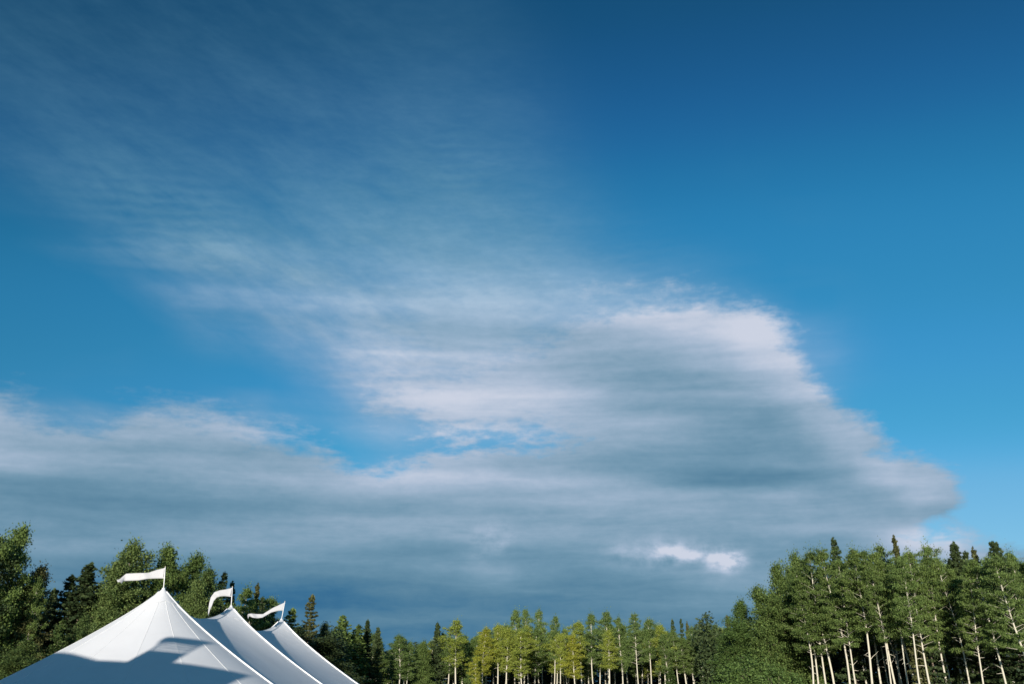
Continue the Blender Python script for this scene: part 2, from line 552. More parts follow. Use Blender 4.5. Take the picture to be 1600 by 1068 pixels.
def cloth_mat(name, col, transl, sc=1.0, thin=0.0):
    m, q = new_mat(name)
    tco = q.n('ShaderNodeTexCoord')
    nz = q.noise(tco.outputs['Object'], 0.5 * sc, 4.0, 0.6)
    nf = q.noise(tco.outputs['Object'], 60.0, 2.0, 0.5)
    c2 = tuple(k * 0.93 for k in col)
    colr = q.mix(q.ss(nz, -0.5, 0.8), col, c2)
    bmp = q.n('ShaderNodeBump')
    bmp.inputs['Strength'].default_value = 0.25
    bmp.inputs['Distance'].default_value = 0.03
    q.put(bmp.inputs['Height'], q.m('ADD', q.m('MULTIPLY', nz, 0.6), q.m('MULTIPLY', nf, 0.03)))
    d = q.n('ShaderNodeBsdfPrincipled')
    q.put(d.inputs['Base Color'], colr)
    d.inputs['Roughness'].default_value = 0.6
    d.inputs['Specular IOR Level'].default_value = 0.3
    q.put(d.inputs['Normal'], bmp.outputs[0])
    t = q.n('ShaderNodeBsdfTranslucent')
    q.put(t.inputs['Color'], colr)
    mx = q.n('ShaderNodeMixShader')
    mx.inputs[0].default_value = transl
    q.put(mx.inputs[1], d.outputs[0])
    q.put(mx.inputs[2], t.outputs[0])
    o = q.n('ShaderNodeOutputMaterial')
    if thin > 0:      # open weave: lets a share of the light straight through
        tr = q.n('ShaderNodeBsdfTransparent')
        m2 = q.n('ShaderNodeMixShader')
        m2.inputs[0].default_value = thin
        q.put(m2.inputs[1], mx.outputs[0])
        q.put(m2.inputs[2], tr.outputs[0])
        q.put(o.inputs['Surface'], m2.outputs[0])
    else:
        q.put(o.inputs['Surface'], mx.outputs[0])
    return m


def plain_mat(name, col, rough=0.5, metal=0.0):
    m, q = new_mat(name)
    tco = q.n('ShaderNodeTexCoord')
    nz = q.noise(tco.outputs['Object'], 6.0, 4.0, 0.6)
    d = q.n('ShaderNodeBsdfPrincipled')
    q.put(d.inputs['Base Color'], q.mix(q.ss(nz, -0.6, 0.8), col, tuple(k * 0.8 for k in col)))
    d.inputs['Roughness'].default_value = rough
    d.inputs['Metallic'].default_value = metal
    o = q.n('ShaderNodeOutputMaterial')
    q.put(o.inputs['Surface'], d.outputs[0])
    return m


M = {}
M['sail'] = cloth_mat('sailcloth', (0.86, 0.86, 0.87), 0.20)
M['cap'] = cloth_mat('sailcloth_double', (0.82, 0.82, 0.83), 0.15)
M['web'] = plain_mat('white_webbing', (0.86, 0.85, 0.84), 0.6)
M['seam'] = plain_mat('sewn_seam', (0.86, 0.85, 0.83), 0.7)
M['flag'] = cloth_mat('flag_cloth', (0.62, 0.61, 0.62), 0.25, 2.0)
M['pole'] = plain_mat('varnished_pole', (0.62, 0.55, 0.42), 0.45)
M['wood'] = plain_mat('timber', (0.25, 0.16, 0.09), 0.7)
M['aspen_green'] = leaf_mat('aspen_leaves', (0.070, 0.124, 0.030), (0.215, 0.295, 0.085))
M['aspen_light'] = leaf_mat('aspen_leaves_light', (0.16, 0.22, 0.035), (0.40, 0.44, 0.08))
M['aspen_yellow'] = leaf_mat('aspen_leaves_turning', (0.20, 0.23, 0.03), (0.46, 0.46, 0.06))
M['aspen_deep'] = leaf_mat('aspen_leaves_deep', (0.036, 0.076, 0.020), (0.215, 0.290, 0.078))
M['poplar'] = leaf_mat('poplar_leaves', (0.038, 0.076, 0.022), (0.190, 0.250, 0.075))
M['spruce'] = leaf_mat('spruce_needles', (0.022, 0.042, 0.017), (0.080, 0.110, 0.040), 0.08)
M['spruce_olive'] = leaf_mat('spruce_needles_olive', (0.045, 0.055, 0.020), (0.14, 0.14, 0.05), 0.08)
M['shrub'] = leaf_mat('shrub_leaves', (0.050, 0.100, 0.025), (0.14, 0.21, 0.055))
M['bark_pale'] = bark_mat('pale_bark', (0.56, 0.52, 0.41), (0.10, 0.085, 0.065), 0.30, 2.2)
M['bark_brown'] = bark_mat('brown_bark', (0.17, 0.13, 0.095), (0.06, 0.045, 0.035), 0.4)
m, q = new_mat('meadow')
tco = q.n('ShaderNodeTexCoord')
gz = q.noise(tco.outputs['Object'], 0.08, 6.0, 0.65)
gf = q.noise(tco.outputs['Object'], 3.0, 5.0, 0.7)
f = q.ss(q.m('ADD', gz, q.m('MULTIPLY', gf, 0.6)), -0.8, 0.9)
d = q.n('ShaderNodeBsdfPrincipled')
q.put(d.inputs['Base Color'], q.mix(f, (0.055, 0.075, 0.025), (0.13, 0.12, 0.045)))
d.inputs['Roughness'].default_value = 0.95
o = q.n('ShaderNodeOutputMaterial')
q.put(o.inputs['Surface'], d.outputs[0])
M['meadow'] = m

# ------------------------------------------------------------------ ground
nr, na = 60, 72
gv_, gf_ = [(0, 0, 0)], []
rs = [6 * (1.14 ** i) for i in range(nr)]
for r in rs:
    for k in range(na):
        t = 2 * math.pi * k / na
        x, y = r * math.cos(t), r * math.sin(t)
        z = 0.10 * math.sin(x * 0.11 + 1) * math.cos(y * 0.09) * min(1.0, r / 30)
        gv_.append((x, y, z - (0.4 if r > 250 else 0)))
for k in range(na):
    gf_.append((0, 1 + k, 1 + (k + 1) % na))
for i in range(nr - 1):
    for k in range(na):
        a, b = 1 + i * na + k, 1 + i * na + (k + 1) % na
        gf_.append((a, a + na, b + na, b))
go = bpy.data.objects.new('ground', mesh('ground', gv_, gf_, M['meadow'], True))
link(go)
tag(go, 'grassy meadow under the tent and the trees', kind='structure')

# ------------------------------------------------------------------ the sailcloth tent
P0 = at(256, 917, 40.8)
P2 = at(440, 966, 55.6)
ZP, ZE, RW = 7.0, 2.25, 6.8
ax = Vector((P2.x - P0.x, P2.y - P0.y, 0))
LT = ax.length
ax.normalize()
rt = Vector((ax.y, -ax.x, 0))
peaks = [Vector((P0.x, P0.y, 0)) + ax * (LT * k / 2) for k in range(3)]
BAY = LT / 2
tent = thing('sailcloth_tent', (peaks[0].x, peaks[0].y, 0),
             'long white sailcloth tent with three pointed peaks in front of the trees', 'tent')
ORG = Vector((peaks[0].x, peaks[0].y, 0))


def ridge_h(q):
    """height along a ridge line, q = 0 at the peak and 1 at the eave"""
    return ZE + (ZP - ZE) * (1 - q - 0.042 * math.sin(math.pi * min(q, 1)) - 0.38 * q * math.exp(-5 * q))


def valley_h(q):
    return ZE - 0.15 + (5.95 - ZE + 0.15) * (1 - q ** 1.25) * (1 - 0.10 * math.sin(math.pi * q))


def side_pt(s, q, side):
    """s in 0..1 between two peaks, q in 0..1 from centre line to eave"""
    e = abs(2 * s - 1)
    wgt = (0.75 * e ** 1.6 + 0.25 * e ** 4) if q < 1e-6 else (0.70 * e ** 1.8 + 0.30 * e ** 4)
    h = valley_h(q) + (ridge_h(q) - valley_h(q)) * wgt
    rad = RW * q * (1 - 0.018 * (1 - e ** 2) * q)
    return h, rad


def add_panel(pts_grid, name='roof_panel'):
    nu, nv = len(pts_grid), len(pts_grid[0])
    V = [p for row in pts_grid for p in row]
    F = [(i * nv + j, (i + 1) * nv + j, (i + 1) * nv + j + 1, i * nv + j + 1) for i in range(nu - 1) for j in range(nv - 1)]
    V = [v - ORG for v in V]
    return part(name, (V, F), M['sail'], tent)


def world_side(bay, s, q, side):
    h, rad = side_pt(s, q, side)
    p = peaks[bay] + ax * (BAY * s) + rt * (side * rad)
    return Vector((p.x, p.y, h))


def end_pt(end, ang, q, sagk=0.0):
    """ang 0 = right hand side, pi = left; end 0 is the near end"""
    h = ridge_h(q) - sagk * 0.035 * math.sin(math.pi * min(q * 0.9 + .05, 1)) * q
    d = rt * math.cos(ang) + (ax * (-1 if end == 0 else 1)) * math.sin(ang)
    p = peaks[0 if end == 0 else 2] + d * (RW * q)
    return Vector((p.x, p.y, h))


QS = [0.0, .006, .015, .03, .05, .08, .12] + [0.12 + 0.88 * i / 22 for i in range(1, 23)]
for bay in range(2):
    for side in (-1, 1):
        for half in range(2):
            ss_ = [half * 0.5 + 0.5 * (i / 14) for i in range(15)]
            add_panel([[world_side(bay, s, q, side) for q in QS] for s in ss_])
NG = 8
for end in range(2):
    for g in range(NG):
        a0, a1 = math.pi * g / NG, math.pi * (g + 1) / NG
        rows = []
        for i in range(9):
            f = i / 8
            rows.append([end_pt(end, a0 + (a1 - a0) * f, q, math.sin(math.pi * f)) for q in QS])
        add_panel(rows)
    for g in range(1, NG):
        a0 = math.pi * g / NG
        vf = tube([end_pt(end, a0, q) + Vector((0, 0, 0.002)) - ORG for q in QS[2:]], 0.009, 6)
        part('seam', vf, M['seam'], tent)
# ridge webbing standing up along each side ridge, with the doubled edge of the photograph
for i, pk in enumerate(peaks):
    for side in (-1, 1):
        for off, rr, dz_ in ((-0.04, 0.022, 0.045), (0.042, 0.020, 0.04)):
            pts = []
            for q in QS[3:]:
                p = pk + rt * (side * RW * q) + ax * off
                pts.append(Vector((p.x, p.y, ridge_h(q) + dz_)) - ORG)
            part('ridge_webbing', tube(pts, rr, 8), M['web'], tent)
        # the raised fabric fin below the webbing
        V, F = [], []
        for k, q in enumerate(QS[3:]):
            p = pk + rt * (side * RW * q)
            z = ridge_h(q)
            for (o_, zz_) in ((-0.06, -0.03), (-0.04, 0.04), (0.042, 0.036), (0.062, -0.03)):
                V.append(Vector((p.x, p.y, z + zz_)) + ax * o_ - ORG)
        for k in range(len(QS[3:]) - 1):
            for j in range(3):
                F.append((k * 4 + j, k * 4 + j + 1, (k + 1) * 4 + j + 1, (k + 1) * 4 + j))
        part('ridge_sleeve', (V, F), M['web'], tent)
# doubled sailcloth caps round each peak, scalloped lower edge
for i, pk in enumerate(peaks):
    nA = 48
    V, F = [], []
    qs_ = [0.004, .012, .025, .045, .07, .10, .13]
    for k in range(nA):
        a = 2 * math.pi * k / nA
        ca, sa = math.cos(a), math.sin(a)
        for j, q0 in enumerate(qs_):
            q = q0 * (0.80 + 0.20 * abs(math.cos(2 * a)))
            x_, y_ = ca * RW * q, sa * RW * q          # x_ to the right, y_ along the axis
            p = pk + rt * x_ + ax * y_
            if (i == 0 and y_ <= 0) or (i == 2 and y_ >= 0):
                z = ridge_h(q)
            else:
                s_ = abs(y_) / BAY
                hh, _ = side_pt(s_, min(abs(x_) / RW, 1), 1)
                z = hh
            V.append(Vector((p.x, p.y, z + 0.022)) - ORG)
    n7 = len(qs_)
    for k in range(nA):
        k2 = (k + 1) % nA
        for j in range(n7 - 1):
            F.append((k * n7 + j, k * n7 + j + 1, k2 * n7 + j + 1, k2 * n7 + j))
    part('peak_cap', (V, F), M['cap'], tent)
    # little white collar where the mast comes through, and the mast itself
    vf = tube([Vector((pk.x, pk.y, ZP - .14)) - ORG, Vector((pk.x, pk.y, ZP - .02)) - ORG, Vector((pk.x, pk.y, ZP + .03)) - ORG],
              [.11, .075, .04], 14)
    part('mast_collar', vf, M['web'], tent)
    vf = tube([Vector((pk.x, pk.y, 0)) - ORG, Vector((pk.x, pk.y, ZP - .16)) - ORG], 0.07, 12)
    part('centre_mast', vf, M['pole'], tent)
# eave band and side poles
eave = []
for g in range(0, 33):
    eave.append(end_pt(0, math.pi - math.pi * g / 32, 1.0))
for bay in range(2):
    for i in range(1, 13):
        eave.append(world_side(bay, i / 12, 1.0, 1))
for g in range(1, 33):
    eave.append(end_pt(1, math.pi * g / 32, 1.0))
for bay in (1, 0):
    for i in range(1, 13):
        eave.append(world_side(bay, 1 - i / 12, 1.0, -1))
V, F = [], []
for p in eave:
    V += [p + Vector((0, 0, 0.03)) - ORG, p - Vector((0, 0, 0.32)) - ORG]
for k in range(len(eave) - 1):
    F.append((2 * k, 2 * k + 1, 2 * k + 3, 2 * k + 2))
part('eave_valance', (V, F), M['sail'], tent)
spots = [end_pt(e, math.pi * g / NG, 1.0) for e in (0, 1) for g in range(NG + 1)]
spots += [world_side(0, 0.5, 1, s) for s in (-1, 1)] + [world_side(1, .5, 1, s) for s in (-1, 1)]
for s_ in (-1, 1):
    p = peaks[1] + rt * (s_ * RW)
    spots.append(Vector((p.x, p.y, ridge_h(1))))
side_me = None
for p in spots:
    if side_me is None:
        vf = tube([(0, 0, 0), (0, 0, 2.2)], .045, 10)
        side_me = mesh('side_pole', vf[0], vf[1], M['pole'], True)
    o = bpy.data.objects.new('side_pole', side_me)
    link(o, tent)
    o.location = Vector((p.x, p.y, 0)) * 0.995 + peaks[1] * 0.005 - ORG

# ------------------------------------------------------------------ pennants on the three masts
def flag(peak, Y, pole_px, top_px, outline, label, amp, ph):
    """outline: list of (upper point, lower point) from hoist to fly, given in the layout"""
    base = Vector((peak.x, peak.y, ZP + 0.0))
    top = at(top_px[0], top_px[1], Y)
    f = thing('pennant_flag', base, label, 'flag', 'white pennants flying from the tent peaks')
    top.y = base.y + 0.02
    vf = tube([Vector((0, 0, -.05)), (top - base) * .5, top - base], [.024, .022, .018], 10)
    part('flagpole', vf, M['web'], f)
    vf = tube([top - base, top - base + Vector((0, 0, .03)), top - base + Vector((0, 0, .05))], [.018, .034, .012], 10)
    part('pole_finial', vf, M['pole'], f)
    n = 44
    us = np.linspace(0, 1, n)
    arr = np.array([[a[0], a[1], b[0], b[1]] for a, b in outline], float)
    L = np.concatenate([[0], np.cumsum(np.hypot(np.diff((arr[:, 0] + arr[:, 2]) / 2), np.diff((arr[:, 1] + arr[:, 3]) / 2)))])
    L /= L[-1]
    V, F = [], []
    nv = 9
    for u_ in us:
        row = [np.interp(u_, L, arr[:, k]) for k in range(4)]
        for j in range(nv):
            t = j / (nv - 1)
            x = row[0] + (row[2] - row[0]) * t
            y = row[1] + (row[3] - row[1]) * t
            dep = amp * u_ ** 0.7 * math.sin(u_ * 9.5 + ph + t * 0.9) + amp * .35 * u_ * math.sin(u_ * 23 + t * 2 + ph)
            V.append(at(x, y, Y + dep - 0.5 * u_) - base)
    for i in range(n - 1):
        for j in range(nv - 1):
            F.append((i * nv + j, (i + 1) * nv + j, (i + 1) * nv + j + 1, i * nv + j + 1))
    o = part('flag_cloth', (V, F), M['flag'], f)
    sol = o.modifiers.new('thickness', 'SOLIDIFY')
    sol.thickness = 0.006
    # hoist ties
    for t in (0.06, 0.94):
        a, b = outline[0]
        p = at(a[0] + (b[0] - a[0]) * t, a[1] + (b[1] - a[1]) * t, Y) - base
        vf = tube([p + Vector((-.02, 0, 0)), p + Vector((.04, 0, 0))], .02, 8)
        part('hoist_tie', vf, M['web'], f)
    return f


flag(peaks[0], peaks[0].y, (253, 918), (258, 885.5),
     [((257.6, 886.5), (255.2, 903)), ((245, 889.5), (243, 903)), ((232, 894), (230, 903.5)), ((218, 894.5), (217, 906)),
      ((205, 895), (204, 906.5)), ((197, 895.5), (193, 907)), ((191, 900.5), (190, 911)), ((187, 904), (188, 908)), ((182.5, 905), (184, 909))],
     'white forked flag streaming left from the tallest, nearest tent peak', 0.10, 0.4)
flag(peaks[1], peaks[1].y, (358, 946), (363, 916.5),
     [((362.6, 917.5), (359.8, 931.5)), ((353, 920), (351, 930.5)), ((343, 921.5), (344, 931)), ((335, 924.5), (339, 932.5)),
      ((329.5, 932), (334, 938)), ((327, 941), (331, 946)), ((325.5, 951), (327.5, 954)), ((325, 959), (326, 962))],
     'white flag curling down over the middle tent peak', 0.12, 1.5)
flag(peaks[2], peaks[2].y, (440, 966), (445, 939.5),
     [((444.8, 940.5), (441.6, 953)), ((436, 944.5), (434, 953.5)), ((427, 948.5), (424, 956)), ((419, 953.5), (417, 960)),
      ((411, 958.5), (410, 964)), ((402, 958.5), (402, 965)), ((393, 957.5), (394, 964)), ((387.5, 958.5), (389, 962)), ((386.5, 961), (387.8, 966))],
     'white flag with a wavy tail on the farthest tent peak', 0.12, 2.6)

# ------------------------------------------------------------------ tree meshes
rng = np.random.default_rng(7)


def leaf_quads(cen, size, up_bias=0.4, long=1.0, axis=None):
    """one rhombic leaf (or spray) at each centre"""
    n = len(cen)
    nrm = rng.normal(size=(n, 3))
    nrm[:, 2] = np.abs(nrm[:, 2]) + up_bias
    nrm /= np.linalg.norm(nrm, axis=1)[:, None]
    if axis is None:
        axis = rng.normal(size=(n, 3))
    t = axis - nrm * np.sum(axis * nrm, axis=1)[:, None]
    t /= np.linalg.norm(t, axis=1)[:, None] + 1e-9
    b = np.cross(nrm, t)
    s = size * rng.uniform(0.65, 1.35, n)[:, None]
    t = t * s * long
    b = b * s * 0.5
    V = np.stack([cen - t * .5, cen + b * .9 - t * .08, cen + t * .5, cen - b * .9 - t * .08], axis=1).reshape(-1, 3)
    F = np.arange(4 * n).reshape(n, 4)
    return V, F


class Wood:
    def __init__(self):
        self.V, self.F = [], []

    def add(self, pts, radii, seg=6):
        v, f = tube(pts, radii, seg, caps=False)
        o = len(self.V)
        self.V += v
        self.F += [tuple(i + o for i in q_) for q_ in f]


def trunk_line(rr, H, bend, n=14):
    a, b, ph = rr.uniform(0, 6.28), rr.uniform(0, 6.28), rr.uniform(0, 6.28)
    pts = []
    for i in range(n + 1):
        t = i / n
        x = bend * (math.sin(t * 2.6 + a) - math.sin(a)) + bend * .25 * (math.sin(t * 8 + ph) - math.sin(ph))
        y = bend * (math.sin(t * 2.3 + b) - math.sin(b))
        pts.append(Vector((x, y, H * t)))
    return pts


def on_line(pts, t):
    k = max(0, min(t, .9999)) * (len(pts) - 1)
    i = int(k)
    return pts[i].lerp(pts[i + 1], k - i)


def make_broadleaf(seed, H=16.0, c0=0.42, Rm=2.3, limbs=46, leaf=0.17, per=70, clump=0.55, flat=0.55, r0=0.17,
                   rise=0.35, top_shape=0.75, bend=0.35, dead=5, tip=0.0, limbr=1.0, inner=0.25, taper=0.86):
    rr = random.Random(seed)
    wd = Wood()
    line = trunk_line(rr, H, bend)
    n = len(line) - 1
    wd.add(line, [r0 * (1 - taper * (i / n)) + (0.05 if i == 0 else 0) for i in range(n + 1)], 8)
    cen = []
    lobes = [(rr.uniform(0, 6.28), rr.uniform(c0, 1), rr.uniform(0.15, .35)) for _ in range(7)]
    for k in range(limbs):
        f = (k + rr.random()) / limbs
        t = c0 + (0.985 - c0) * f
        az = k * 2.4 + rr.uniform(-.5, .5)
        prof = (math.sin(math.pi * min(1, (f * (1 - .12 - tip) + 0.12)) ** top_shape)) ** 0.85
        ln = Rm * (0.22 + 0.78 * prof) * rr.uniform(0.55, 1.12)
        for (la, lh, lw) in lobes:
            dd = math.cos(az - la)
            if dd > .5 and abs(t - lh) < .12:
                ln *= 1 + lw
            elif dd < -.4 and abs(t - lh) < .08:
                ln *= 1 - lw
        if f > .93:
            ln *= .55
        base = on_line(line, t)
        el = rise * rr.uniform(.4, 1.5) + 0.35 * f
        pts = []
        sw = rr.uniform(-.5, .5)
        for j in range(5):
            u = j / 4
            a2 = az + sw * u
            pts.append(base + Vector((math.cos(a2) * ln * u, math.sin(a2) * ln * u, ln * u * math.tan(el) * (1 - .25 * u))))
        rb = (r0 * (1 - t) * .42 + .018) * limbr
        wd.add(pts, [rb, rb * .75, rb * .55, rb * .35, rb * .15], 5)
        nc = max(2, int(ln / 0.42))
        for c in range(nc):
            u = inner + (1.05 - inner) * (c + rr.random() * .8) / nc
            p = on_line(pts, min(u, .999))
            side = rr.uniform(-1, 1) * ln * .30 * (0.35 + u)
            p = p + Vector((-math.sin(az) * side, math.cos(az) * side, rr.uniform(-.15, .25)))
            cr_ = clump * rr.uniform(.5, 1.25)
            m_ = int(per * rr.uniform(.4, 1.3))
            q_ = rng.normal(size=(m_, 3)) * np.array([cr_, cr_, cr_ * flat]) * .55
            cen.append(q_ + np.array(p))
    top = on_line(line, 1.0)
    q_ = rng.normal(size=(int(per * 1.5), 3)) * np.array([.28, .28, .5])
    cen.append(q_ + np.array(top) - np.array([0, 0, .3]))
    for k in range(dead):
        t = c0 * rr.uniform(.45, 1.0)
        az = rr.uniform(0, 6.28)
        base = on_line(line, t)
        ln = rr.uniform(.4, 1.2)
        rr_up = rr.uniform(-.2, 1.0)
        pts = [base + Vector((math.cos(az) * ln * u, math.sin(az) * ln * u, ln * (rr_up * u - .2 * u * u + .06 * math.sin(u * 9))))
               for u in (0, .33, .66, 1)]
        wd.add(pts, [.035, .028, .02, .01], 5)
    cen = np.concatenate(cen)
    return wd, leaf_quads(cen, leaf), H


def make_spruce(seed, H=15.0, Rb=2.1, c0=0.06, gap=0.34, per=17, size=0.30, ragged=0.25, r0=0.15, slim=1.0):
    rr = random.Random(seed)
    wd = Wood()
    line = trunk_line(rr, H, .08)
    n = len(line) - 1
    wd.add(line, [r0 * (1 - 0.93 * (i / n)) for i in range(n + 1)], 8)
    cen, axs = [], []
    z = H * c0
    while z < H - .15:
        f = z / H
        rad = Rb * slim * (1 - f) ** 0.68 * (1 - math.exp(-(1 - f) * 14) * 0) + .10
        nb = max(4, int(5 + 4 * (1 - f)))
        a0 = rr.uniform(0, 6.28)
        base = on_line(line, f)
        for b in range(nb):
            az = a0 + 6.283 * b / nb + rr.uniform(-.25, .25)
            ln = rad * rr.uniform(1 - ragged * 1.5, 1 + ragged)
            if rr.random() < .08:
                ln *= .4
            droop = 0.10 + 0.42 * (1 - f) * rr.uniform(.5, 1.2) - .25 * f
            m_ = max(5, int(per * (ln + .3) ** 1.05))
            u = rng.uniform(0.08, 1.0, m_) ** .75
            wdt = (.34 * ln * (1 - u * .75) + .06) * rng.uniform(-1, 1, m_)
            dirv = np.array([math.cos(az), math.sin(az), 0])
            sid = np.array([-math.sin(az), math.cos(az), 0])
            zz_ = -droop * ln * u + .16 * ln * u ** 3 + rng.normal(size=m_) * .06
            c_ = np.array(base) + dirv * (u * ln)[:, None] + sid * wdt[:, None]
            c_[:, 2] += zz_ - np.abs(wdt) * .25
            cen.append(c_)
            a_ = dirv[None, :] * 1.0 + sid[None, :] * (np.sign(wdt) * .9)[:, None]
            a_ = np.repeat(a_, 1, axis=0)
            a_[:, 2] -= .25
            axs.append(a_ + rng.normal(size=a_.shape) * .25)
            if ln > .6:
                pts = [base, base + Vector((dirv[0] * ln * .5, dirv[1] * ln * .5, -droop * ln * .5)),
                       base + Vector((dirv[0] * ln * .9, dirv[1] * ln * .9, -droop * ln * .85))]
                wd.add(pts, [.03 * (1 - f) + .01, .018, .006], 4)
        z += gap * rr.uniform(.6, 1.5) * (0.65 + .5 * (1 - f))
    # leader
    c_ = np.array([[0, 0, H - .35 + .5 * k / 14] for k in range(14)], float) + rng.normal(size=(14, 3)) * .03
    c_[:, :2] += np.array(line[-1])[:2]
    cen.append(c_)
    axs.append(np.tile([0.2, 0, 1.0], (14, 1)) + rng.normal(size=(14, 3)) * .3)
    return wd, leaf_quads(np.concatenate(cen), size, .5, 1.0, np.concatenate(axs)), H


def make_shrub(seed, H=5.0, Rm=2.6, clumps=90, per=70, leaf=.15):
    rr = random.Random(seed)
    wd = Wood()
    cen = []
    for k in range(9):
        az = rr.uniform(0, 6.28)
        tilt = rr.uniform(.05, .5)
        pts = [Vector((math.cos(az) * Rm * tilt * u, math.sin(az) * Rm * tilt * u, H * .85 * u)) for u in (0, .3, .65, 1)]
        wd.add(pts, [.07, .05, .03, .01], 5)
    for k in range(clumps):
        th, cz = rr.uniform(0, 6.28), rr.uniform(-.6, 1)
        rad = rr.uniform(.6, 1.0)
        s_ = math.sqrt(max(0, 1 - cz * cz))
        p = np.array([math.cos(th) * s_ * Rm * rad, math.sin(th) * s_ * Rm * rad, H * .52 + cz * rad * H * .46])
        c_ = rr.uniform(.35, .7)
        cen.append(rng.normal(size=(int(per * rr.uniform(.5, 1.3)), 3)) * np.array([c_, c_, c_ * .75]) * .55 + p)
    return wd, leaf_quads(np.concatenate(cen), leaf), H


LIB = {}


def lib(key, made, bark, leafm):
    wd, (lv, lf), H = made
    LIB[key] = (mesh(key + '_trunk', wd.V, wd.F, M[bark], True), mesh(key + '_crown', lv, lf, M[leafm]), H)


for i in range(6):
    lib('aspen%d' % i, make_broadleaf(100 + i, 16, c0=[.53, .48, .58, .51, .46, .56][i], Rm=[1.6, 1.75, 1.4, 1.65, 1.8, 1.5][i],
                                     limbs=50, leaf=.135, per=105, clump=.44, inner=.33, taper=.75, flat=.6, r0=.15, rise=.40, dead=2, limbr=.6), 'bark_pale', 'aspen_green')
for i in range(6):       # wide crowns with flat layered pads, the wood on the right
    lib('tall_aspen%d' % i, make_broadleaf(200 + i, 17, c0=[.46, .52, .42, .50, .55, .44][i], Rm=[2.2, 1.9, 2.4, 2.1, 1.8, 2.3][i],
                                          limbs=52, leaf=.13, per=112, clump=.46, flat=.45, r0=.135, inner=.50, taper=.74, rise=.38, top_shape=.58, limbr=.6,
                                          bend=.5, dead=4), 'bark_pale', 'aspen_deep')
for i in range(4):       # full crowned poplars
    lib('poplar%d' % i, make_broadleaf(300 + i, 16, c0=.10, Rm=[2.9, 2.5, 3.2, 2.4][i], limbs=90, leaf=.17, per=115, clump=.60,
                                      flat=.85, r0=.17, rise=.22, top_shape=.7, limbr=.6, bend=.3, dead=0), 'bark_brown', 'poplar')
for i in range(5):
    lib('spruce%d' % i, make_spruce(400 + i, 15, Rb=[2.1, 1.8, 2.4, 1.6, 2.0][i], ragged=[.3, .4, .35, .45, .3][i], per=30, size=.24, gap=[.34,.42,.36,.46,.38][i]), 'bark_brown', 'spruce')
for i in range(2):
    lib('slim_spruce%d' % i, make_spruce(450 + i, 16, Rb=[.85, 1.05][i], gap=.26, per=20, size=.26, ragged=.45), 'bark_brown', 'spruce_olive')
for i in range(3):
    lib('shrub%d' % i, make_shrub(500 + i, 5, [2.4, 2.8, 2.1][i]), 'bark_brown', 'shrub')

KINDS = {'aspen': ('aspen_tree', 'aspen'), 'tall_aspen': ('aspen_tree', 'aspen'), 'poplar': ('poplar_tree', 'poplar'),
         'spruce': ('spruce_tree', 'spruce'), 'slim_spruce': ('spruce_tree', 'spruce'), 'shrub': ('leafy_shrub', 'shrub')}


def tree(kind, var, loc, height, wide, label, group=None, leaves=None, rz=None, lean=(0, 0)):
    tm, cm, H = LIB['%s%d' % (kind, var)]
    name, cat = KINDS[kind]
    e = thing(name, loc, label, cat, group)
    s = height / H
    e.scale = (wide, wide, s)
    rr = random.Random(hash((round(loc[0] * 10), round(loc[1] * 10))))
    e.rotation_euler = (R(lean[1]), R(lean[0]), rr.uniform(0, 6.28) if rz is None else rz)
    t = bpy.data.objects.new('trunk' if kind != 'shrub' else 'stems', tm)
    link(t, e)
    c = bpy.data.objects.new('crown', cm)
    link(c, e)
    if leaves:
        c.material_slots[0].link = 'OBJECT'
        c.material_slots[0].material = M[leaves]
    return e


def tree_px(kind, var, u, v, Y, wide, label, leaves=None, group=None, lean=(0, 0)):
    """tree whose tip shows at (u, v) of the layout when it stands at depth Y"""
    p = at(u, v, Y)
    # undo the tip's shift caused by the lean
    h = p.z
    x = p.x - math.sin(R(lean[0])) * h
    return tree(kind, var, (x, Y, -0.05), h / max(math.cos(R(lean[0])), .5), wide, label, group, leaves, lean=lean)


# ------------------------------------------------------------------ left wood, behind the tent
T = tree_px
T('poplar', 0, 25, 824, 62, .82, 'tallest dark bushy tree at the far left edge, its top above all left neighbours', 'aspen_deep')
T('poplar', 3, -12, 842, 60, 1.0, 'bushy tree cut by the left edge of the photo', 'spruce')
T('poplar', 1, 79, 888, 64, .75, 'narrow dark tree just right of the big tree at the left edge', 'spruce_olive')
T('spruce', 0, 137, 880, 66, 1.35, 'dark ragged spruce with a thin tip left of the first flag')
T('spruce', 3, 119, 899, 67, 1.4, 'shorter dark spruce between the narrow tree and the thin-tipped spruce', 'spruce')
T('spruce', 2, 60, 915, 70, 1.0, 'dark spruce half hidden behind the left edge trees')
T('poplar', 2, 212, 852, 68, 1.02, 'full green poplar with its crown rising behind the first flag')
T('poplar', 1, 181, 876, 65, .9, 'rounded green poplar leaning out left of the first flag')
T('poplar', 3, 268, 856, 70, .95, 'dark green poplar directly right of the first flagpole', 'aspen_deep')
T('poplar', 0, 300, 869, 72, .82, 'dark poplar between the first and second flags', 'aspen_deep')
T('poplar', 3, 328, 891, 66, .80, 'lighter green poplar crown behind the second flag')
T('poplar', 1, 316, 905, 64, .6, 'small green poplar low between the first peak and the second flag')
T('spruce', 1, 351, 893, 76, .8, 'dark spruce tip peeping over the second flagpole')
T('spruce', 4, 362, 908, 78, .8, 'dark spruce right of and below the tip at the second flagpole')
T('aspen', 4, 377, 918, 74, .8, 'light green bushy aspen between the second and third flags')
T('slim_spruce', 0, 402, 911, 84, .95, 'very slender olive spruce spire left of the third flag')
T('spruce', 3, 412, 932, 82, .8, 'small dark spruce beside the slender spire')
T('aspen', 2, 429, 934, 86, .9, 'thin-crowned aspen just left of the third flagpole')
T('aspen', 4, 392, 938, 78, .85, 'low green aspen above the tail of the third flag')
